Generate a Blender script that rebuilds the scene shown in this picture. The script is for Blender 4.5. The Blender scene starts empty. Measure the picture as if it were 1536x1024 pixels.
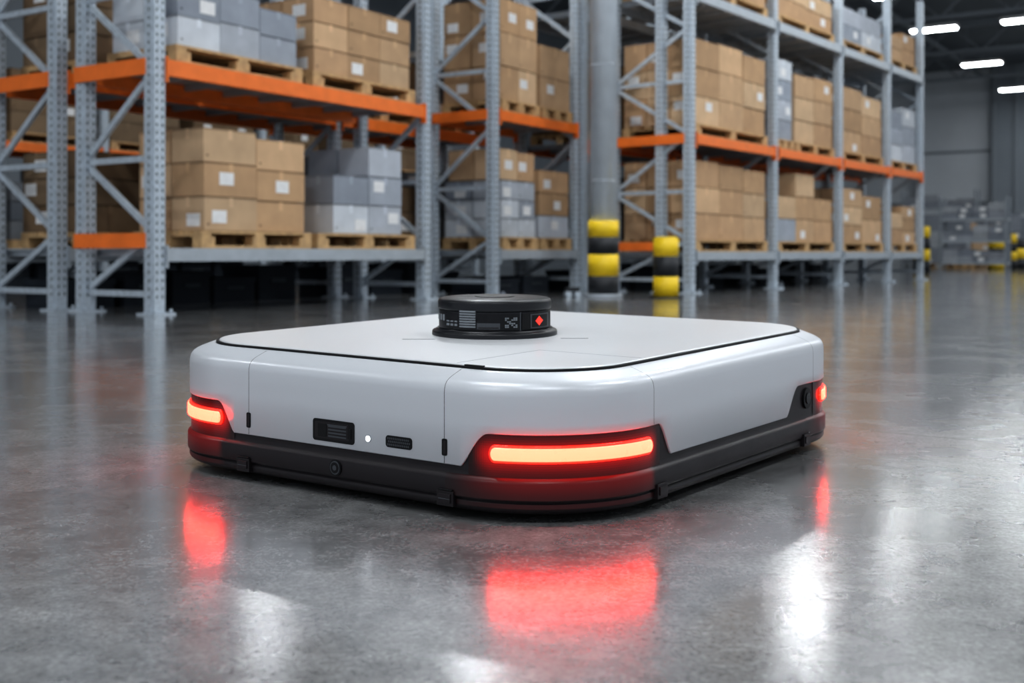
import bpy, math, random
from mathutils import Vector, Matrix
random.seed(7)
sc = bpy.context.scene

# ------------------------------------------------------------------ materials
def mat(name, col=(0.5,0.5,0.5), rough=0.5, metal=0.0, nscale=20, nvar=0.06, bump=0.0, bscale=None,
        emis=None, estr=0.0, attr=False, coat=0.0, rvar=0.05, spec=0.5, eattr=False):
    m = bpy.data.materials.new(name); m.use_nodes = True
    nt = m.node_tree; N = nt.nodes; L = nt.links
    b = N['Principled BSDF']
    b.inputs['Metallic'].default_value = metal
    b.inputs['Coat Weight'].default_value = coat
    b.inputs['Specular IOR Level'].default_value = spec
    tc = N.new('ShaderNodeTexCoord')
    no = N.new('ShaderNodeTexNoise'); no.inputs['Scale'].default_value = nscale; no.inputs['Detail'].default_value = 4
    L.new(tc.outputs['Object'], no.inputs['Vector'])
    mr = N.new('ShaderNodeMapRange'); mr.inputs['From Min'].default_value = .3; mr.inputs['From Max'].default_value = .7
    mr.inputs['To Min'].default_value = 1-nvar; mr.inputs['To Max'].default_value = 1+nvar
    L.new(no.outputs['Fac'], mr.inputs['Value'])
    vm = N.new('ShaderNodeVectorMath'); vm.operation = 'SCALE'
    if attr:
        at = N.new('ShaderNodeAttribute'); at.attribute_name = 'Col'
        L.new(at.outputs['Color'], vm.inputs[0])
    else:
        vm.inputs[0].default_value = col
    L.new(mr.outputs[0], vm.inputs['Scale'])
    L.new(vm.outputs[0], b.inputs['Base Color'])
    m2 = N.new('ShaderNodeMapRange'); m2.inputs['From Min'].default_value = .3; m2.inputs['From Max'].default_value = .7
    m2.inputs['To Min'].default_value = max(0, rough-rvar); m2.inputs['To Max'].default_value = min(1, rough+rvar)
    L.new(no.outputs['Fac'], m2.inputs['Value']); L.new(m2.outputs[0], b.inputs['Roughness'])
    if bump > 0:
        n2 = N.new('ShaderNodeTexNoise'); n2.inputs['Scale'].default_value = bscale or nscale*5; n2.inputs['Detail'].default_value = 3
        L.new(tc.outputs['Object'], n2.inputs['Vector'])
        bp = N.new('ShaderNodeBump'); bp.inputs['Strength'].default_value = bump; bp.inputs['Distance'].default_value = .002
        L.new(n2.outputs['Fac'], bp.inputs['Height']); L.new(bp.outputs[0], b.inputs['Normal'])
    if emis:
        b.inputs['Emission Color'].default_value = (*emis, 1); b.inputs['Emission Strength'].default_value = estr
    if eattr:
        at = N.new('ShaderNodeAttribute'); at.attribute_name = 'Col'
        L.new(at.outputs['Color'], b.inputs['Emission Color']); b.inputs['Emission Strength'].default_value = estr
    return m

M_steel = mat('galvanised_steel', (.50,.56,.62), .40, .25, 30, .16)
M_hole = mat('slot_dark', (.05,.06,.07), .8)
M_orange = mat('orange_beam_paint', (.88,.20,.03), .42, 0, 8, .08)
M_greyb = mat('grey_beam_paint', (.42,.46,.50), .45, .2, 8, .08)
M_wood = mat('pallet_wood', (.52,.34,.17), .75, 0, 14, .25, .3)
M_box = mat('cardboard', rough=.8, attr=True, nscale=5, nvar=.09, spec=.3)
M_label = mat('paper_label', (.78,.78,.78), .6)
M_white = mat('robot_white_shell', (.64,.66,.695), .38, .22, 6, .01, .07, 1400, coat=.10, rvar=.02)
M_lid = mat('robot_lid_satin', (.68,.69,.71), .36, .2, 5, .01, .07, 1400, coat=.08, rvar=.02)
M_dark = mat('robot_dark_plastic', (.014,.011,.013), .42, 0, 8, .05, .15, 1500, spec=.33)
M_blk = mat('black_gasket', (.004,.004,.005), .5, spec=.3)
M_blk2 = mat('lidar_black', (.010,.011,.014), .36, 0, 30, .08, .08, 1200, spec=.36)
M_gry = mat('detail_grey', (.05,.056,.065), .45)
M_gryl = mat('detail_light_grey', (.20,.22,.24), .45)
M_glass = mat('lidar_window', (.003,.003,.005), .3, spec=.3)
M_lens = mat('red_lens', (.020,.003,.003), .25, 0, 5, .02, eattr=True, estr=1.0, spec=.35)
M_bumpglow = mat('bumper_red_glow', (.016,.008,.009), .38, 0, 8, .05, eattr=True, estr=1.0, spec=.35)  # dark bumper plastic, red spill of the strip painted on as emission
M_ledr = mat('led_red_edge', (.5,.01,.01), .3, emis=(1,.012,.006), estr=4.5)
M_ledc = mat('led_core', (1,.3,.2), .3, emis=(1,.0205,.0098), estr=20)
M_ledw = mat('led_white', (1,1,1), .3, emis=(.9,.95,1), estr=3)
M_redg = mat('red_glow_small', (.5,.02,.01), .3, emis=(1,.05,.03), estr=.8)
M_rub = mat('wheel_rubber', (.02,.02,.02), .8)
M_yel = mat('safety_yellow', (.90,.62,.02), .45, 0, 8, .05)
M_bk = mat('safety_black', (.018,.020,.024), .5, 0, 8, .05)
M_col = mat('column_paint', (.54,.59,.64), .33, .25, 6, .06)
M_lampb = mat('lamp_housing', (.6,.6,.6), .5)
M_lamp = mat('lamp_diffuser', (1,1,1), .5, emis=(.93,.97,1.0), estr=98)
M_lamp2 = mat('lamp_diffuser_dimmed', (1,1,1), .5, emis=(.93,.97,1.0), estr=28)
M_ceil = mat('ceiling_deck', (.16,.18,.20), .8, 0, 1.5, .08)
M_truss = mat('truss_paint', (.26,.29,.32), .6)

# wall: horizontally ribbed metal cladding
def wall_mat():
    m = mat('wall_cladding', (.70,.74,.78), .5, .1, .6, .05)
    nt = m.node_tree; N = nt.nodes; L = nt.links; b = N['Principled BSDF']
    tc = N['Texture Coordinate']
    w = N.new('ShaderNodeTexWave'); w.bands_direction = 'Z'; w.inputs['Scale'].default_value = .55; w.wave_profile='SAW'
    L.new(tc.outputs['Object'], w.inputs['Vector'])
    bp = N.new('ShaderNodeBump'); bp.inputs['Strength'].default_value = .8; bp.inputs['Distance'].default_value = .1
    L.new(w.outputs['Fac'], bp.inputs['Height']); L.new(bp.outputs[0], b.inputs['Normal'])
    return m
M_wall = wall_mat()
M_wall2 = mat('wall_paint_dark', (.24,.27,.30), .6, 0, .6, .06)

def floor_mat():
    m = bpy.data.materials.new('polished_concrete'); m.use_nodes = True
    nt = m.node_tree; N = nt.nodes; L = nt.links; b = N['Principled BSDF']
    tc = N.new('ShaderNodeTexCoord')
    def noise(s, d, r=.5):
        n = N.new('ShaderNodeTexNoise'); n.inputs['Scale'].default_value = s; n.inputs['Detail'].default_value = d
        n.inputs['Roughness'].default_value = r
        L.new(tc.outputs['Object'], n.inputs['Vector']); return n
    n1 = noise(2.6, 8, .66); n2 = noise(18, 8, .72); n3 = noise(120, 5, .85)
    def mp(src, a, c, f0=.3, f1=.7):
        r = N.new('ShaderNodeMapRange'); r.inputs['From Min'].default_value = f0; r.inputs['From Max'].default_value = f1
        r.inputs['To Min'].default_value = a; r.inputs['To Max'].default_value = c
        L.new(src, r.inputs['Value']); return r.outputs[0]
    def mul(a, c):
        x = N.new('ShaderNodeMath'); x.operation = 'MULTIPLY'; L.new(a, x.inputs[0])
        if isinstance(c, float): x.inputs[1].default_value = c
        else: L.new(c, x.inputs[1])
        return x.outputs[0]
    f = mul(mul(mp(n1.outputs['Fac'], .66, 1.32), mp(n2.outputs['Fac'], .64, 1.34)), mp(n3.outputs['Fac'], .42, 1.58, .35, .65))
    vm = N.new('ShaderNodeVectorMath'); vm.operation = 'SCALE'; vm.inputs[0].default_value = (.215,.217,.219)
    L.new(f, vm.inputs['Scale'])
    # saw-cut joint line
    sx = N.new('ShaderNodeSeparateXYZ'); L.new(tc.outputs['Object'], sx.inputs[0])
    a = math.atan2(2.666-2.94, 1.204-.817); nx, ny = -math.sin(a), math.cos(a); c0 = nx*.817+ny*2.94
    def mth(op, a_, b_=None):
        x = N.new('ShaderNodeMath'); x.operation = op
        for i, v in enumerate((a_, b_)):
            if v is None: continue
            if isinstance(v, (int, float)): x.inputs[i].default_value = v
            else: L.new(v, x.inputs[i])
        return x.outputs[0]
    d = mth('ADD', mth('MULTIPLY', sx.outputs['X'], nx), mth('MULTIPLY', sx.outputs['Y'], ny))
    dd = mth('ABSOLUTE', mth('SUBTRACT', mth('MODULO', mth('ADD', mth('SUBTRACT', d, c0), 602.5), 5.0), 2.5))
    ln = mth('LESS_THAN', dd, .0030)
    mx = N.new('ShaderNodeMix'); mx.data_type = 'RGBA'; L.new(ln, mx.inputs['Factor'])
    L.new(vm.outputs[0], mx.inputs['A']); mx.inputs['B'].default_value = (.03,.03,.03,1)
    L.new(mx.outputs['Result'], b.inputs['Base Color'])
    # two-layer gloss: burnished slab (soft) + thin sealer film (sharper)
    L.new(mp(n1.outputs['Fac'], .22, .32), b.inputs['Roughness'])
    r = N.new('ShaderNodeMath'); r.operation = 'ADD'
    L.new(mp(n1.outputs['Fac'], .05, .10), r.inputs[0]); L.new(mp(n2.outputs['Fac'], -.03, .05), r.inputs[1])
    L.new(r.outputs[0], b.inputs['Coat Roughness'])
    b.inputs['Coat Weight'].default_value = 1.0; b.inputs['Coat IOR'].default_value = 1.52
    b.inputs['Specular IOR Level'].default_value = .5
    bp = N.new('ShaderNodeBump'); bp.inputs['Strength'].default_value = .10; bp.inputs['Distance'].default_value = .003
    L.new(n2.outputs['Fac'], bp.inputs['Height'])
    bp2 = N.new('ShaderNodeBump'); bp2.inputs['Strength'].default_value = .14; bp2.inputs['Distance'].default_value = .0006
    L.new(n3.outputs['Fac'], bp2.inputs['Height']); L.new(bp.outputs[0], bp2.inputs['Normal']); L.new(bp2.outputs[0], b.inputs['Normal'])
    L.new(bp2.outputs[0], b.inputs['Coat Normal'])
    return m
M_floor = floor_mat()

# ------------------------------------------------------------------ mesh builder
class MB:
    def __init__(s): s.v=[]; s.f=[]; s.m=[]; s.c=[]; s.mats=[]; s.sm=[]
    def mi(s, m):
        if m not in s.mats: s.mats.append(m)
        return s.mats.index(m)
    def face(s, idx, m, c=(1,1,1), smooth=False):
        s.f.append(idx); s.m.append(s.mi(m)); s.c.append(c); s.sm.append(smooth)
    def box(s, x0,x1,y0,y1,z0,z1, m, c=(1,1,1)):
        b=len(s.v)
        s.v += [(x0,y0,z0),(x1,y0,z0),(x1,y1,z0),(x0,y1,z0),(x0,y0,z1),(x1,y0,z1),(x1,y1,z1),(x0,y1,z1)]
        for q in ((3,2,1,0),(4,5,6,7),(0,1,5,4),(1,2,6,5),(2,3,7,6),(3,0,4,7)):
            s.face([b+i for i in q], m, c)
    def bar(s, p, q, w, h, m):
        p=Vector(p); q=Vector(q); d=(q-p).normalized()
        a=Vector((0,0,1)) if abs(d.z)<.99 else Vector((0,1,0))
        e=d.cross(a).normalized(); g=e.cross(d).normalized()
        b=len(s.v)
        for o in (p,q):
            for sx,sy in ((-1,-1),(1,-1),(1,1),(-1,1)):
                s.v.append(tuple(o+e*sx*w/2+g*sy*h/2))
        for k in ((0,1,2,3),(7,6,5,4),(0,4,5,1),(1,5,6,2),(2,6,7,3),(3,7,4,0)):
            s.face([b+i for i in k], m)
    def cyl(s, cx,cy,z0,z1,r, m, n=48, r1=None, smooth=True):
        r1 = r if r1 is None else r1
        b=len(s.v)
        for z,rr in ((z0,r),(z1,r1)):
            for i in range(n):
                a=2*math.pi*i/n; s.v.append((cx+rr*math.cos(a), cy+rr*math.sin(a), z))
        for i in range(n):
            j=(i+1)%n; s.face([b+i,b+j,b+n+j,b+n+i], m, smooth=smooth)
        s.face([b+i for i in range(n)][::-1], m); s.face([b+n+i for i in range(n)], m)
    def ycyl(s, cx,y0,y1,cz,r,m,n=32,ax='y'):
        b=len(s.v)
        for y in (y0,y1):
            for i in range(n):
                a=2*math.pi*i/n
                if ax=='y': s.v.append((cx+r*math.cos(a), y, cz+r*math.sin(a)))
                else: s.v.append((y, cx+r*math.cos(a), cz+r*math.sin(a)))
        for i in range(n):
            j=(i+1)%n; s.face([b+i,b+j,b+n+j,b+n+i], m)
        s.face([b+i for i in range(n)], m); s.face([b+n+i for i in range(n)][::-1], m)
    def poly(s, pts, y0, y1, m):   # prism in xz, extruded along y
        b=len(s.v); n=len(pts)
        s.v += [(x,y0,z) for x,z in pts]+[(x,y1,z) for x,z in pts]
        s.face([b+i for i in range(n)], m); s.face([b+n+i for i in range(n)][::-1], m)
        for i in range(n):
            j=(i+1)%n; s.face([b+i,b+n+i,b+n+j,b+j], m)
    def patch(s, cx,cy,r0,r1,a0,a1,z0,z1,m,n=None):
        n = n or max(2,int(abs(a1-a0)/3)); b=len(s.v)
        for k in range(n+1):
            a=math.radians(a0+(a1-a0)*k/n)
            for r,z in ((r0,z0),(r1,z0),(r1,z1),(r0,z1)):
                s.v.append((cx+r*math.cos(a),cy+r*math.sin(a),z))
        for k in range(n):
            o=b+4*k
            for i in range(4):
                j=(i+1)%4; s.face([o+i,o+j,o+4+j,o+4+i],m)
        s.face([b,b+1,b+2,b+3],m); s.face([b+4*n+i for i in (3,2,1,0)],m)
    def grid(s, rows, m, closed=False, smooth=True, cf=None):
        b=len(s.v); n=len(rows[0])
        for r in rows: s.v += r
        R=len(rows); rr = R if closed else R-1
        for i in range(rr):
            j=(i+1)%R
            for k in range(n-1):
                s.face([b+i*n+k, b+j*n+k, b+j*n+k+1, b+i*n+k+1], m, cf(i,k) if cf else (1,1,1), smooth=smooth)
    def obj(s, name, parent=None, loc=(0,0,0), rot=0, zf=None, bevel=0, fixn=True, auto=True):
        v = [(x,y,zf(x,y,z)) for x,y,z in s.v] if zf else s.v
        me=bpy.data.meshes.new(name); me.from_pydata(v,[],s.f)
        for m in s.mats: me.materials.append(m)
        me.polygons.foreach_set('material_index', s.m)
        me.polygons.foreach_set('use_smooth', s.sm)
        ca=me.color_attributes.new('Col','FLOAT_COLOR','CORNER')
        data=[]
        for p,c in zip(me.polygons,s.c):
            for _ in range(p.loop_total): data += [c[0],c[1],c[2],1]
        ca.data.foreach_set('color', data)
        me.update()
        if fixn:
            import bmesh
            bm=bmesh.new(); bm.from_mesh(me); bmesh.ops.recalc_face_normals(bm, faces=bm.faces); bm.to_mesh(me); bm.free()
        o=bpy.data.objects.new(name, me); sc.collection.objects.link(o)
        if parent: o.parent=parent
        o.location=loc; o.rotation_euler=(0,0,rot)
        if bevel:
            bv=o.modifiers.new('bevel','BEVEL'); bv.width=bevel; bv.segments=2; bv.limit_method='ANGLE'
        return o

def empty(name, loc=(0,0,0), rot=0):
    e=bpy.data.objects.new(name,None); e.location=loc; e.rotation_euler=(0,0,rot); sc.collection.objects.link(e); return e

# ------------------------------------------------------------------ frames of reference (plan)
def frame(ox,oy,ang):
    a=math.radians(ang); c,s_=math.cos(a),math.sin(a)
    return lambda s,t: (ox+s*c-t*s_, oy+s*s_+t*c, 0)
ANG=57.1; A=math.radians(ANG)
P1=frame(-2.58,8.3,ANG)
ANGC=52.4; AC=math.radians(ANGC)
PC=frame(2.04,12.75,ANGC)

# ------------------------------------------------------------------ room
def build_room():
    mb=MB(); mb.box(-45,60,-45,60,-.2,0,M_floor)
    o=mb.obj('floor')
    S0,S1,T0,T1=-16,47.5,-26,14.5
    # wall_left (runs behind racks)
    mb=MB(); mb.box(S0,S1,T1,T1+.3,0,8.6,M_wall2)
    for s in range(int(S0)+2,int(S1),6): mb.box(s,s+.3,T1-.3,T1,0,8.6,M_truss)
    mb.obj('wall_left',loc=P1(0,0),rot=A)
    mb=MB(); mb.box(S1,S1+.3,T0,T1+.3,0,8.6,M_wall)
    t=T0+1.5
    while t<T1: mb.box(S1-.35,S1,t,t+.3,0,8.6,M_truss); t+=5
    mb.box(S1-.06,S1,T0,T1,2.6,2.75,M_truss); mb.box(S1-.06,S1,T0,T1,4.9,5.0,M_truss)
    mb.box(S1-.5,S1-.01,-.6,2.6,0,8.6,M_wall2)   # darker full-height bay
    for t in (-.6,.5,1.5,2.4): mb.box(S1-.62,S1-.5,t,t+.12,0,8.6,M_truss)
    mb.obj('wall_back',loc=P1(0,0),rot=A)
    mb=MB(); mb.box(S0,S1+.3,T0,T1+.3,8.6,8.8,M_ceil)
    mb.obj('ceiling',loc=P1(0,0),rot=A)
    mb=MB()
    s=S0+1
    while s<S1:
        mb.box(s,s+.14,T0,T1,8.35,8.6,M_truss); mb.box(s,s+.12,T0,T1,7.45,7.57,M_truss)
        t=T0; k=0
        while t<T1-1:
            mb.bar((s+.06,t,7.5 if k%2 else 8.4),(s+.06,t+1,8.4 if k%2 else 7.5),.06,.06,M_truss); t+=1; k+=1
        s+=6.4
    for t in (-20,-14,-10.5,-4,3,7): mb.box(S0,S1,t,t+.12,8.2,8.35,M_truss)
    mb.box(S0,S1,-5.6,-5.2,7.9,8.2,M_truss)
    mb.obj('ceiling_truss',loc=P1(0,0),rot=A)
    # lamps
    for t,ss in ((1.0,(43.5,36.3,29.1,24,17.5,5)),(-1.5,(43.5,29.1)),(-8.2,(42,36.3,29.1,21.9,14.7,7.5,.3,-7)),
                 (-14,(38,26,6,-4)),(5.1,(11.6,)),(9.6,(10.8,)),(-3.5,(9,3,-4.5,-11)),(4,(-7,))):
        for s in ss:
            h=.36 if (t>0 and s<28 and s>10) else .62
            w_=.13 if h<.5 else .18
            ml = M_lamp2 if (s>28 and t>-2) else M_lamp
            mb=MB(); mb.box(-w_-.04,w_+.04,-h-.04,h+.04,.03,.13,M_lampb); mb.box(-w_,w_,-h,h,0,.03,ml)
            for y in (-h*.8,h*.8): mb.box(-.01,.01,y-.01,y+.01,.13,1.35,M_truss)
            x,y,_=P1(s,t); mb.obj('ceiling_lamp',loc=(x,y,7.0),rot=A)
build_room()

# ------------------------------------------------------------------ racks
def post(mb,x,y,h,holes=True,w=.10,d=.085):
    # lipped C-section upright
    mb.box(x-w/2,x+w/2,y,y+d,0.012,h,M_steel)
    mb.box(x-w/2-.012,x-w/2+.018,y+.02,y+d+.012,0.012,h,M_steel)
    mb.box(x+w/2-.018,x+w/2+.012,y+.02,y+d+.012,0.012,h,M_steel)
    mb.box(x-.10,x+.10,y-.06,y+d+.05,0,.014,M_steel)
    mb.cyl(x-.075,y-.035,.014,.04,.012,M_steel,8); mb.cyl(x+.075,y-.035,.014,.04,.012,M_steel,8)
    if holes:
        z=.12
        while z<min(h,4)-.05:
            for dx in (-.026,.026): mb.box(x+dx-.007,x+dx+.007,y-.0015,y+.001,z,z+.022,M_hole)
            for dy in (.045,): mb.box(x-w/2-.0135,x-w/2-.011,y+dy-.007,y+dy+.007,z,z+.022,M_hole)
            z+=.06
def brace_frame(mb,x,y0,y1,h,flip=False):
    zs=[.15,.6,1.15,1.8,2.4,3.0,3.6,4.2,4.8,5.4]
    yr,yf=y1-.02,y0+.06
    for i in range(len(zs)-1):
        if zs[i+1]>h: break
        a,b_=(yr,yf) if (i%2==0)!=flip else (yf,yr)
        mb.bar((x,a,zs[i]),(x,b_,zs[i+1]),.03,.045,M_steel)
    for z in (.15,1.15,2.4,3.6):
        if z<h: mb.bar((x,yf,z),(x,yr,z),.03,.045,M_steel)
M_tote=mat('dark_filler_tote',(.028,.034,.044),.7,spec=.2)
def filler_totes(mb,s0,s1,t,h=.34,W=.5):  # dark crates added below the beams to darken the open gap
    s=s0
    while s<s1-.4:
        w=random.uniform(.42,.62); hh=h*random.uniform(.6,1)
        mb.box(s,s+w,t,t+W,0,hh,M_tote); mb.box(s-.012,s+w+.012,t-.012,t+W+.012,hh-.05,hh,M_tote)
        mb.box(s+w*.3,s+w*.7,t-.02,t,hh*.5,hh*.62,M_hole)
        s+=w+random.uniform(.05,.14)

def rack(name,P,ang,O,posts,depth,bays,levels,h,endbeam=None,holes=True,extra=None,tote=None):
    mb=MB()
    for s in posts:
        post(mb,s,0,h,holes); post(mb,s,depth-.085,h,holes)
        brace_frame(mb,s,0,depth,h)
    for (s0,s1) in bays:
        for (z,hh,m) in levels:
            for y in (-.015,depth-.04):
                mb.box(s0+.05,s1-.05,y,y+.05,z-hh,z,m)
                for sx in (s0+.05,s1-.065): mb.box(sx,sx+.015,y-.008,y+.055,z-hh-.05,z+.02,m)
            n=int((s1-s0)/.45)
            for i in range(n+1):
                s=s0+.12+(s1-s0-.24)*i/n; mb.box(s-.02,s+.02,.03,depth-.04,z-.06,z-.015,M_greyb)
            mb.box(s0+.06,s1-.06,.04,depth-.04,z-.014,z-.002,M_greyb)
        if tote: filler_totes(mb,s0+.16,s1-.12,.2,tote)
    if endbeam:
        for (s,y0,y1,z,hh) in endbeam: mb.box(s-.075,s-.055,y0,y1,z-hh,z,M_orange)
    if extra:
        for s,t in extra: post(mb,s,t,h,holes)
    x,y,_=P(*O); mb.obj(name,loc=(x,y,0),rot=math.radians(ang))

LV=[(.49,.10,M_greyb),(1.88,.12,M_orange)]
rack('pallet_rack',P1,ANG,(0,0),(0,3.24),.88,[(0,3.24)],LV,4.2,endbeam=[(0,.08,.9,1.88,.12),(0,.08,.9,.60,.11)])
rack('pallet_rack',P1,ANG,(0,1.15),(0,3.24,6.2),.9,[(0,3.24),(3.24,6.2)],LV,4.2,endbeam=[(0,.08,.9,1.88,.12)],tote=.36)
LVB=[(.49,.10,M_greyb),(1.98,.11,M_orange)]
rack('pallet_rack',P1,ANG,(4.45,0),(0,1.78),.88,[(0,1.78)],LVB,4.2,endbeam=[(0,.08,.8,1.98,.11)],tote=.25)
rack('pallet_rack',P1,ANG,(-1.5,6.5),(0,3,6,9,12,15),.9,[(0,3),(3,6),(6,9),(9,12),(12,15)],LV,4.2,holes=False,tote=.42)
LVC=[(.47,.10,M_greyb),(1.80,.11,M_orange),(3.42,.11,M_greyb)]
PS=(0,2.2,4.4,6.4,8.0)
rack('pallet_rack',PC,ANGC,(0,0),PS,1.08,list(zip(PS[:-1],PS[1:])),LVC,4.7,endbeam=[(0,.08,1.0,1.80,.11),(0,.35,1.0,.58,.10)],extra=[(0,.36)])
rack('pallet_rack',PC,ANGC,(0,1.45),PS,1.0,list(zip(PS[:-1],PS[1:])),LVC,4.4,holes=False,tote=.34)

TAN=[(.54,.35,.205),(.58,.39,.235),(.49,.32,.185),(.61,.43,.27)]
GRY=[(.36,.39,.44),(.46,.49,.54),(.31,.34,.39),(.55,.58,.62)]
MIX=TAN+GRY[:2]
SHADED_TAN=[tuple(x*.34 for x in c) for c in TAN]; SHADED_GRY=[tuple(x*.34 for x in c) for c in GRY]  # back-row cartons: shade between the racks painted into the colours
def shade(c,k): return tuple(min(1,x*k) for x in c)
def pallet(P,ang,O,L,W):
    mb=MB(); h=.135; n=7
    for i in range(n):
        y=W*i/(n-1)*(1-.10/W); mb.box(0,L,y,y+.095,h-.022,h,M_wood)
    for x in (0,L/2-.05,L-.1): mb.box(x,x+.1,0,W,h-.044,h-.022,M_wood)
    for x in (0,L/2-.07,L-.14):
        for y in (0,W/2-.05,W-.1): mb.box(x,x+.14,y,y+.1,.022,h-.044,M_wood)
    for y in (0,W/2-.05,W-.1): mb.box(0,L,y,y+.1,0,.022,M_wood)
    x,y,z=P(O[0],O[1]); mb.obj('wooden_pallet',loc=(x,y,O[2]+.001),rot=math.radians(ang))
def stack(P,ang,O,L,W,heights,nd,pal,name='cardboard_box_stack'):
    """heights: list per column of (rowcount, height)"""
    mb=MB(); nc=len(heights); cw=L/nc; dw=W/nd
    for i,(nr,H) in enumerate(heights):
        rh=H/nr
        for j in range(nd):
            for k in range(nr):
                c=shade(random.choice(pal),random.uniform(.86,1.1)); g=.004
                e=random.uniform(0,.012)
                x0,x1=i*cw+g,(i+1)*cw-g; y0,y1=j*dw+g+e,(j+1)*dw-g; z0,z1=k*rh+.001,(k+1)*rh-.006
                mb.box(x0,x1,y0,y1,z0,z1,M_box,c)
                lt=shade(c,1.22)
                if j==0:
                    xm=(x0+x1)/2; mb.box(xm-.022,xm+.022,y0-.0012,y0,z1-rh*.28,z1,M_box,lt)
                    mb.box(x0,x1,y0-.0008,y0,z1-.010,z1-.004,M_box,shade(c,.45))
                    if random.random()<.35:
                        lx=random.uniform(x0+.02,max(x0+.03,x1-.18)); lz=random.uniform(z0+.02,max(z0+.03,z1-.13))
                        mb.box(lx,min(lx+.15,x1-.01),y0-.003,y0,lz,min(lz+.10,z1-.01),M_label)
                    if random.random()<.5: mb.box(x0+.03,x0+.05,y0-.0012,y0,z0+.04,z0+.055,M_box,shade(c,.35))
                if i==0:
                    ym=(y0+y1)/2; mb.box(x0-.0012,x0,ym-.02,ym+.02,z1-rh*.3,z1,M_box,lt)
                    mb.box(x0-.0008,x0,y0,y1,z1-.010,z1-.004,M_box,shade(c,.45))
                    if random.random()<.4:
                        ly=random.uniform(y0+.02,max(y0+.03,y1-.17)); lz=random.uniform(z0+.02,max(z0+.03,z1-.13))
                        mb.box(x0-.003,x0,ly,min(ly+.15,y1-.01),lz,min(lz+.10,z1-.01),M_label)
    x,y,z=P(O[0],O[1]); mb.obj(name,loc=(x,y,O[2]+.002),rot=math.radians(ang))
def load(P,ang,s0,t0,z,L,W,heights,nd,pal,name='cardboard_box_stack',pl=None):
    pallet(P,ang,(s0,t0,z),pl or L,W)
    stack(P,ang,(s0 if pl is None else s0+(pl-L)*.6,t0+.02,z+.137),L-.02,W-.04,heights,nd,pal,name)
G='grey_carton_stack'
# left rack front row
z1,z2=.49,1.88
load(P1,ANG,.42,.03,z1,1.14,.80,[(3,.80),(3,.76)],2,TAN,pl=1.22)
load(P1,ANG,1.72,.03,z1,.98,.80,[(2,.52),(3,.80)],2,GRY,G,pl=1.36)
load(P1,ANG,.18,.03,z2,1.30,.80,[(2,.46),(2,.50),(2,.44)],2,GRY,G,pl=1.35)
load(P1,ANG,1.66,.03,z2,1.36,.80,[(3,.66),(3,.66),(3,.66)],2,TAN,pl=1.42)
# bay B
load(P1,ANG,4.62,.03,z1,.72,.80,[(3,.62),(3,.62)],2,GRY,G)
stack(P1,ANG,(4.62,.06,z1+.137+.625),.70,.7,[(1,.34),(1,.32)],2,TAN)
load(P1,ANG,5.42,.03,z1,.68,.80,[(3,.78)],2,MIX)
load(P1,ANG,4.60,.03,1.98,.78,.80,[(3,1.1),(3,1.1)],2,TAN)
load(P1,ANG,5.44,.03,1.98,.68,.80,[(2,.72)],2,TAN)
# second row (back to back)
for s0,L,hs,pal in ((.2,1.3,[(3,.8),(3,.8)],SHADED_TAN),(1.75,1.3,[(2,.7),(3,.8)],SHADED_GRY),(3.4,1.3,[(3,.8),(2,.6)],SHADED_TAN),(4.8,1.25,[(3,.85),(3,.8)],SHADED_GRY)):
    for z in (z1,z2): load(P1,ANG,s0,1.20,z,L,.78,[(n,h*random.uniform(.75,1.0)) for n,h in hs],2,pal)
# third row
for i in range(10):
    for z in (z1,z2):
        load(P1,ANG,-1.5+.12+1.5*i,6.55,z,1.25,.78,[(3,random.uniform(.7,1.0)),(3,random.uniform(.7,1.0))],1,random.choice((SHADED_TAN,SHADED_GRY)))
# rack C
zc1,zc2,zc3=.47,1.80,3.42
bays=list(zip(PS[:-1],PS[1:]))
CL=[ (zc1,[[(3,.92),(3,.90),(3,.88)],[(2,.60),(3,.92),(2,.60)],[(3,.8),(2,.72)],[(2,.5),(3,.62)]],[TAN,MIX,TAN,TAN]),
     (zc2,[[(3,.98),(3,1.0),(3,.96)],[(3,.92),(3,.95),(3,.9)],[(3,.95),(3,.9)],[(3,.8),(3,.9)]],[TAN,MIX,TAN,GRY]),
     (zc3,[[(2,.45),(2,.5)],[(2,.5),(2,.45)],[(2,.5),(2,.5)],[(2,.4),(2,.5)]],[TAN,TAN,GRY,TAN])]
for z,hs,pals in CL:
    for (a,b_),h,p in zip(bays,hs,pals):
        L=b_-a-.30
        if z==zc2 and p is MIX:
            load(PC,ANGC,a+.12,.05,z,.55,.98,[(4,1.05)],3,GRY,G)
            load(PC,ANGC,a+.74,.05,z,1.32,.98,h[:2],3,TAN)
        else:
            load(PC,ANGC,a+.15,.05,z,L,.98,h,3,p)
        if z!=zc3:
            load(PC,ANGC,a+.15,1.5,z,L,.9,[(n,hh*.9) for n,hh in h],1,random.choice((SHADED_TAN,SHADED_GRY)))

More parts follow.
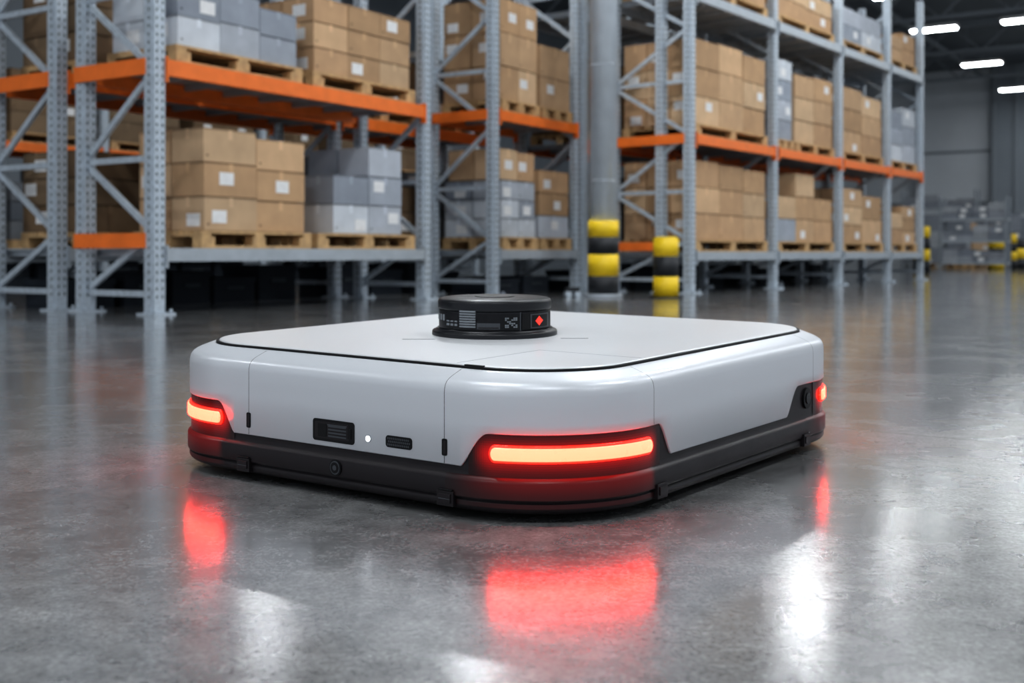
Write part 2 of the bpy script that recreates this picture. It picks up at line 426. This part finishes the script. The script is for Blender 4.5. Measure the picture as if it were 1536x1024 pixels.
# ------------------------------------------------------------------ column with guard and bollards
def bands(mb,cx,cy,r,zs,first,n=40):
    m=first
    for a,b_ in zip(zs[:-1],zs[1:]):
        mb.cyl(cx,cy,a,b_,r,m,n); m = M_bk if m is M_yel else M_yel
mb=MB(); mb.cyl(0,0,0,8.6,.145,M_col,48); mb.cyl(0,0,0,.03,.20,M_col,32)
for z in (1.2,2.4,3.6,4.8): mb.cyl(0,0,z,z+.012,.1465,M_greyb,48)
bands(mb,0,0,.162,[0.03,.215,.44,.62,.79],M_bk)
mb.obj('round_steel_column',loc=(.955,11.85,0))
def bollard(x,y,r,zs,first):
    mb=MB(); bands(mb,0,0,r,zs,first); mb.cyl(0,0,zs[-1],zs[-1]+.02,r,M_yel if (len(zs)%2==0)==(first is M_yel) else M_bk,40,r1=r*.8)
    mb.cyl(0,0,0,.012,r+.05,M_bk,32); mb.obj('safety_bollard',loc=(x,y,0))
bollard(1.575,11.6,.13,[0.012,.215,.42,.60],M_yel)
bollard(9.9,27.2,.13,[.012,.28,.55,.83,1.08],M_bk)
bollard(14.1,33,.22,[.012,.3,.6,.85],M_yel); bollard(15.0,33.6,.22,[.012,.3,.6,.85],M_bk)
bollard(11.3,31.5,.14,[.012,.3,.6,.9],M_bk)
bollard(14.6,33.0,.10,[.012,.25,.5,.75,1.0],M_bk)
mb=MB()
mb.box(-.07,.07,-.05,.05,0.06,.10,M_bk); 
for x in (-.05,.05): mb.ycyl(x,-.05,.05,.03,.03,M_steel,16)
mb.obj('cable_trolley',loc=(.62,11.7,0),rot=.2)
# far shelving
MGR=[tuple(x*.7 for x in c) for c in GRY]
for (x,y,w,pal,hh) in ((11.9,31.5,1.7,MGR,2.0),(13.6,39.5,2.4,MGR,2.6),(17.0,38,2.0,TAN+MGR,2.0),(20.5,41,2.4,TAN,2.4)):
    mb=MB()
    for px in (0,w):
        for py in (0,.6): mb.box(px-.03,px+.03,py-.03,py+.03,0,hh,M_truss)
    zz=[.15+i*.6 for i in range(int((hh-.2)/.6))]
    for z in zz: mb.box(-.03,w+.03,-.03,.63,z,z+.05,M_greyb)
    mb.obj('storage_shelf',loc=(x,y,0),rot=A-math.pi/2)
    Pf=frame(x,y,ANG-90)
    for z in zz: stack(Pf,ANG-90,(.06,.02,z+.05),w-.12,.55,[(2,random.uniform(.25,.48)) for _ in range(4)],1,pal)
# pallets parked on the floor at the end of the aisle
for (x,y,hh,pal) in ((12.6,34.6,1.5,MGR),(14.4,37.0,1.3,TAN),(15.6,36.2,1.55,MGR),(17.6,42.0,1.9,MGR),(19.3,44,1.7,TAN),(16.0,41.5,1.8,MGR)):
    Pf=frame(x,y,ANG-90); load(Pf,ANG-90,0,0,0,1.2,.8,[(3,hh),(3,hh*.94)],2,pal)

# ------------------------------------------------------------------ ROBOT
RX,RY,RA=.023,2.615,math.radians(-36.2)
hx,hy,R=.5545,.6255,.24
Lx,Ly,q=2*hx-2*R,2*hy-2*R,math.pi*R/2
TOT=2*Lx+2*Ly+4*q
def per(s):
    s%=TOT
    segs=[('l',Lx,(-hx+R,-hy),(1,0),(0,-1)),('a',q,(hx-R,-hy+R),-90),('l',Ly,(hx,-hy+R),(0,1),(1,0)),('a',q,(hx-R,hy-R),0),
          ('l',Lx,(hx-R,hy),(-1,0),(0,1)),('a',q,(-hx+R,hy-R),90),('l',Ly,(-hx,hy-R),(0,-1),(-1,0)),('a',q,(-hx+R,-hy+R),180)]
    for g in segs:
        if s<=g[1]+1e-9:
            if g[0]=='l': return (g[2][0]+g[3][0]*s,g[2][1]+g[3][1]*s,g[4][0],g[4][1])
            a=math.radians(g[3]+90*s/g[1]); return (g[2][0]+R*math.cos(a),g[2][1]+R*math.sin(a),math.cos(a),math.sin(a))
        s-=g[1]
    return per(0)
def pt(s,i,z):
    x,y,nx,ny=per(s); return (x-nx*i,y-ny*i,z)
cA,sA=math.cos(RA),math.sin(RA)
def zf(x,y,z):
    Y=RY+x*sA+y*cA; k=1+.102*(Y-1.95)
    return z if z<.02 else .02+(z-.02)*k*1.0
robot=empty('autonomous_mobile_robot',(RX,RY,0),RA)
ZL,ZH=.090,.149
c1=Lx; c2=c1+q; c3=c2+Ly; c4=c3+q; c5=c4+Lx; c6=c5+q; c7=c6+Ly; c8=TOT
pods=[(c1+.006,c1+.061,c2+.028,c2+.074),(c3-.171,c3-.104,c4+.01,c4+.055),(c5-.055,c5-.004,c6+.03,c6+.09),(c7-.10,c7-.04,c8+.004,c8+.055)]
def zb(s):
    for a,b_,c,d in pods:
        for o in (0,TOT,-TOT):
            x=s+o
            if a<=x<=d:
                if x<b_: f=(x-a)/(b_-a)
                elif x>c: f=(d-x)/(d-c)
                else: f=1
                f=min(1,max(0,f)); 
                return ZL+(ZH-ZL)*(math.sin(f*math.pi/2)**1.3)
    return ZL
def stations(s0,s1,step=.006):
    n=max(1,int((s1-s0)/step)); L=[s0+(s1-s0)*i/n for i in range(n+1)]
    for pd in pods:
        for x in pd:
            for o in (0,-TOT,TOT):
                if s0<x+o<s1: L.append(x+o)
    return sorted(L)
seams=[.10,.600,c2+.010,c3-.02,c4+.02,c5-.02,c6+.02,c7-.02]
mb=MB(); g=.0006
SH=[(0,.165),(0,.19),(0,.212),(.0008,.219),(.003,.2255),(.007,.231),(.013,.235),(.021,.2385),(.032,.2425),(.042,.246),(.049,.2482),(.0525,.2484),(.0545,.2475),(.055,.245),(.055,.236)]
for a,b_ in zip(seams,seams[1:]+[seams[0]+TOT]):
    rows=[]
    for s in stations(a+g,b_-g):
        z=zb(s)
        rows.append([pt(s,.006,z+.0005),pt(s,.0012,z),pt(s,0,z+.0015)]+[pt(s,i,zz) for i,zz in SH])
    mb.grid(rows,M_white)
mb.obj('white_shell',robot,zf=zf,fixn=True)
# dark core + bumper
mb=MB()
PR=[(.05,.012),(.016,.014),(.006,.018),(.001,.0225),(0,.026),(0,.033),(.004,.0345),(.004,.0365),(-.003,.038),(-.004,.041),(-.004,.0675),(-.003,.0705),(.001,.0735),(.0035,.076),(.004,.083),(.0045,.16),(.0045,.205),(.012,.226),(.035,.238),(.056,.244),(.07,.246)]
rows=[[pt(s,i,z) for i,z in PR] for s in [TOT*k/560 for k in range(560)]]
mb.grid(rows,M_dark,closed=True)
b=len(mb.v); ring=[pt(TOT*k/200,.05,.012) for k in range(200)]; mb.v+=ring; mb.face(list(range(b,b+200))[::-1],M_dark)
mb.obj('dark_base',robot,zf=zf)
# raised black gasket between shell and lid
mb=MB(); rows=[[pt(TOT*k/400,i,z) for i,z in ((.0549,.243),(.0549,.2515),(.0556,.2525),(.0605,.2525),(.0612,.243))] for k in range(400)]
mb.grid(rows,M_blk,closed=True,smooth=False); mb.obj('lid_gasket',robot,zf=zf)
# lid
mb=MB(); rows=[[pt(TOT*k/400,i,z) for i,z in ((.061,.243),(.061,.2515),(.062,.2532),(.064,.2542),(.068,.2545))] for k in range(400)]
mb.grid(rows,M_lid,closed=True)
b=len(mb.v); mb.v+=[pt(TOT*k/400,.068,.2545) for k in range(400)]; mb.face(list(range(b,b+400)),M_lid)
mb.obj('top_lid',robot,zf=zf)
# thin panel lines on the lid
mb=MB(); zt,ztt=.2542,.2547
mb.box(.258,.2595,-.5575,-.30,zt,ztt,M_gryl); mb.box(.2595,.4865,-.301,-.2995,zt,ztt,M_gryl)
def w2l(X,Y): X-=RX; Y-=RY; return (X*cA+Y*sA, -X*sA+Y*cA)
for X0,X1,Y in ((-.235,-.165,2.43),(.105,.165,2.45)):
    a_=w2l(X0,Y); b_=w2l(X1,Y); mb.bar((*a_,ztt),(*b_,ztt),.0022,.0006,M_gry)
mb.box(.285,.325,-.5700,-.5625,.2475,.2548,M_blk)
mb.obj('lid_panel_lines',robot,zf=zf)
# light pods
def band(mb,s0,s1,i_out,i_in,za,zb_,m,rnd=None,n=80):
    rows=[]; zm=(za+zb_)/2; hh=(zb_-za)/2; rnd=hh if rnd is None else rnd
    for k in range(n+1):
        t=k/n; s=s0+(s1-s0)*(.5-.5*math.cos(math.pi*t)); e=min(s-s0,s1-s); f=1
        if e<rnd: f=math.sqrt(max(.0004,1-(1-e/rnd)**2))
        h=hh*f
        rows.append([pt(s,i_in,zm-h),pt(s,i_out+.0006,zm-h),pt(s,i_out,zm-h*.85),pt(s,i_out,zm+h*.85),pt(s,i_out+.0006,zm+h),pt(s,i_in,zm+h)])
    mb.grid(rows,m)
# strip glow painted as emission on translucent lens, bumper and rim, falling with distance
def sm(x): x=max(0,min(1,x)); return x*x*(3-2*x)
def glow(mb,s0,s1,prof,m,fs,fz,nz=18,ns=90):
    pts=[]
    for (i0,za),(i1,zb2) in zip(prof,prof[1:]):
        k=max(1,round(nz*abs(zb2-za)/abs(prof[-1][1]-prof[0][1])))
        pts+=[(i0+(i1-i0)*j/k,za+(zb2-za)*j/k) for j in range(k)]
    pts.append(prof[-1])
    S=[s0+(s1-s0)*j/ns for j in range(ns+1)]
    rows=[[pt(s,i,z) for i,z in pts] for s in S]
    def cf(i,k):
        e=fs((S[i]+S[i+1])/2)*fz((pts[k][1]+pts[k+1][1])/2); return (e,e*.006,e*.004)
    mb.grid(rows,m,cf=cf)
strips=[(c1+.066,c2-.002),(c3+.03,c4-.01),(c5+.01,c6-.03),(c7+.0,c8+.016)]
for i,(a,b_) in enumerate(strips):
    mb=MB()
    zc=.116
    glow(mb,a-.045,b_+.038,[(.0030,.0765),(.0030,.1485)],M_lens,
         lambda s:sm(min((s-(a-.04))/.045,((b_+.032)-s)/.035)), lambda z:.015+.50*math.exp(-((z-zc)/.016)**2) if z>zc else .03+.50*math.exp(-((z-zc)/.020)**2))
    glow(mb,a-.09,b_+.012,[(-.0041,.0405),(-.0041,.0685),(-.0030,.0708),(.0006,.0736),(.0030,.076)],M_bumpglow,
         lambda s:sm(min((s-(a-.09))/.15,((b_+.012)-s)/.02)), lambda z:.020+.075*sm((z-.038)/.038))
    glow(mb,a-.09,b_+.012,[(-.0003,.0255),(-.0003,.0332)],M_bumpglow,
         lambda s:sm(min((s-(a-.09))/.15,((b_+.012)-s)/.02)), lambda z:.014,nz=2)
    mb.obj('tail_light_lens_glow_%d'%(i+1),robot,zf=zf,fixn=False)
    mb=MB(); band(mb,a-.004,b_+.004,-.0010,.004,.1015,.1310,M_ledr,.010); band(mb,a,b_,-.0045,.003,.1055,.1270,M_ledc,.007)
    mb.obj('tail_light_strip_%d'%(i+1),robot,zf=zf)
# side camera eye in the pod
mb=MB(); yy=c3-.035-c2-hy+R
mb.ycyl(yy-.02,hx-.006,hx+.001,.118,.022,M_blk,28,ax='x'); mb.ycyl(yy-.02,hx,hx+.003,.118,.012,M_glass,24,ax='x')
mb.obj('side_sensor',robot,zf=zf)
# front face details
def rr(cx,cz,w,h,r,n=6):
    p=[]
    for (sx,sz,a0) in ((1,1,0),(-1,1,90),(-1,-1,180),(1,-1,270)):
        for k in range(n+1):
            a=math.radians(a0+90*k/n); p.append((cx+sx*(w/2-r)+r*math.cos(a),cz+sz*(h/2-r)+r*math.sin(a)))
    return p
F=-hy
mb=MB(); cx,cz=.020,.1195
mb.poly(rr(cx,cz,.107,.040,.006),F-.0012,F+.003,M_blk)
mb.poly(rr(cx-.004,cz,.088,.030,.003),F-.0016,F,M_dark)
mb.poly(rr(cx-.028,cz,.022,.024,.002),F-.0022,F,M_blk)
for k in range(4): mb.box(cx-.012,cx+.034,F-.0024,F,cz-.011+k*.006,cz-.008+k*.006,M_gry)
mb.box(cx-.014,cx+.036,F-.0026,F,cz+.010,cz+.012,M_gry)
mb.box(cx+.038,cx+.046,F-.0022,F,cz-.010,cz+.008,M_blk)
mb.obj('connector_port',robot,zf=zf)
mb=MB(); mb.ycyl(.108,F-.001,F+.002,.115,.0068,M_gryl,28); mb.ycyl(.108,F-.002,F,.115,.0052,M_ledw,28); mb.obj('status_led',robot,zf=zf)
mb=MB(); cx,cz=.182,.1155
mb.poly(rr(cx,cz,.062,.021,.006),F-.0012,F+.003,M_blk)
for i in range(12):
    for j in range(3):
        mb.poly(rr(cx-.0255+i*.0044+(j%2)*.0022,cz-.0055+j*.0055,.003,.0038,.0012,2),F-.0018,F,M_gry)
mb.obj('speaker_grille',robot,zf=zf)
mb=MB()
for cx in (-.2145,.2865):
    mb.poly(rr(cx,.1185,.0115,.029,.003),F-.0012,F+.003,M_blk); mb.poly(rr(cx+.001,.1185,.006,.022,.002),F-.0018,F,M_dark)
mb.obj('latch_slots',robot,zf=zf)
mb=MB(); mb.ycyl(.03,F-.0065,F+.001,.055,.0150,M_blk,36); mb.ycyl(.03,F-.0075,F,.055,.0122,M_gry,36)
mb.ycyl(.03,F-.0080,F,.055,.0100,M_blk,24); mb.ycyl(.03,F-.0084,F,.055,.0048,M_gry,24)
mb.obj('button_badge',robot,zf=zf)
mb=MB()
for x in (-.223,.293):
    mb.box(x-.018,x+.018,F-.008,F+.01,.020,.046,M_dark); mb.box(x-.013,x+.013,F-.0105,F,.026,.041,M_dark); mb.box(x-.016,x+.016,F-.0085,F,.0465,.0485,M_blk)
    mb.box(x-.013,x+.013,F-.011,F,.032,.0335,M_gry)
for y in (-.3575,.3115):
    mb.box(hx-.01,hx+.008,y-.018,y+.018,.020,.046,M_dark); mb.box(hx,hx+.0105,y-.013,y+.013,.026,.041,M_dark)
mb.obj('bumper_clips',robot,zf=zf,bevel=.001)
# wheels (underneath)
mb=MB()
for x in (-.36,.36):
    for y in (-.40,0,.40):
        r=.03
        mb.ycyl(y,x-.02,x+.02,r,r,M_rub,28,ax='x')
        mb.box(x-.03,x+.03,y-.02,y+.02,.03,.06,M_dark)
mb.obj('wheels',robot)
# lidar (built on local z, stretched taller above the lid)
lx,ly=-.0358+.018,-.057-.024; ph=-53.8
def lz(x,y,z): return zf(x,y,.254+(z-.254)*1.13)
def ang(px): return ph+math.degrees(math.asin(max(-1,min(1,(px-742)/84.5))))
mb=MB(); Rl=.1265
def lathe(mb,prof,m,n=96,fac=None):
    rows=[]
    for k in range(n):
        a=2*math.pi*k/n; rows.append([(lx+r*math.cos(a),ly+r*math.sin(a),z) for r,z in prof])
    mb.grid(rows,m,closed=True)
    b=len(mb.v); r,z=prof[-1]; mb.v+=[(lx+r*math.cos(2*math.pi*k/n),ly+r*math.sin(2*math.pi*k/n),z) for k in range(n)]; mb.face(list(range(b,b+n)),m)
lathe(mb,[(.141,.254),(.141,.2595),(.1405,.262),(.138,.264),(.132,.265),(.130,.268)],M_blk2)
lathe(mb,[(Rl-.004,.264),(Rl-.001,.266),(Rl-.001,.302)],M_blk2)
lathe(mb,[(Rl-.004,.301),(Rl-.003,.3025),(Rl+.0005,.304),(Rl+.001,.306),(Rl+.001,.317),(Rl-.0005,.3205),(Rl-.005,.3225),(Rl-.04,.3242),(.0005,.3250)],M_blk2)
mb.obj('lidar_housing',robot,zf=lz)
mb=MB()
mb.cyl(lx,ly,.3235,.3258,.045,M_blk2,48); mb.cyl(lx+.02,ly-.075,.3225,.3246,.006,M_gry,20)
# ribs
for k in range(7): mb.patch(lx,ly,Rl-.003,Rl+.0028,ang(693),ang(716),.2745+k*.0046,.2775+k*.0046,M_gryl,6)
mb.patch(lx,ly,Rl-.003,Rl+.0004,ang(660),ang(780),.2695,.2998,M_glass)
mb.patch(lx,ly,Rl-.003,Rl+.0012,ang(718),ang(751),.272,.283,M_gry)
mb.patch(lx,ly,Rl-.003,Rl+.0018,ang(720),ang(749),.2735,.2755,M_dark)
for k,px in enumerate((673,679,685)):
    mb.patch(lx,ly,Rl-.003,Rl+.0012,ang(px),ang(px+4),.276,.280,M_gryl,2); mb.patch(lx,ly,Rl-.003,Rl+.0012,ang(px),ang(px+4),.283,.2855,M_gryl,2)
for px in (659,663,667): mb.patch(lx,ly,Rl-.003,Rl+.0012,ang(px),ang(px+2.5),.284,.295,M_gryl,2)
# fiducial code
mb.patch(lx,ly,Rl-.003,Rl+.0012,ang(756),ang(778),.272,.2955,M_blk)
random.seed(3)
for i in range(6):
    for j in range(6):
        if (i in (0,5) and j in (0,1,4,5)) or (j in (0,5) and i in (0,1,4,5)) or (0<i<5 and 0<j<5 and random.random()<.5):
            mb.patch(lx,ly,Rl-.003,Rl+.0020,ang(758+i*3),ang(758+i*3+2.4),.2745+j*.0032,.2745+j*.0032+.0026,M_gryl,2)
# right block with red diamond
mb.patch(lx,ly,Rl-.003,Rl+.0022,ang(782),ang(824),.270,.300,M_blk)
mb.patch(lx,ly,Rl-.003,Rl+.0030,ang(794),ang(820),.272,.298,M_gry)
mb.patch(lx,ly,Rl-.003,Rl+.0036,ang(796),ang(818),.274,.296,M_blk)
for j in range(9):
    w=(4-abs(j-4))*1.4+.6; mb.patch(lx,ly,Rl-.003,Rl+.0042,ang(806-w/1.2),ang(806+w/1.2),.2765+j*.0019,.2765+(j+1)*.0019,M_redg,2)
mb.patch(lx,ly,Rl-.003,Rl+.0012,ang(779.5),ang(781),.268,.302,M_gry,2)
mb.obj('lidar_details',robot,zf=lz)

# ------------------------------------------------------------------ world, camera
w=bpy.data.worlds.new('World'); sc.world=w; w.use_nodes=True
bg=w.node_tree.nodes['Background']; bg.inputs[0].default_value=(.84,.91,1,1); bg.inputs[1].default_value=.64  # added soft fill, entering where the hall is left open behind the camera
cam=bpy.data.cameras.new('Camera'); co=bpy.data.objects.new('Camera',cam); sc.collection.objects.link(co)
co.location=(0,0,.45); co.rotation_euler=(math.pi/2,0,0)
cam.sensor_width=36; cam.lens=1700/1536*36; cam.shift_y=-(512-380)/1536
cam.dof.use_dof=True; cam.dof.focus_distance=2.12; cam.dof.aperture_fstop=4.0
cam.clip_end=300; sc.camera=co
sc.view_settings.view_transform='Standard'
for lk in ('Medium High Contrast','Standard - Medium High Contrast','High Contrast'):
    try:
        sc.view_settings.look=lk; print('LOOK',lk); break
    except Exception as e: print('nolook',lk)
sc.view_settings.exposure=.15
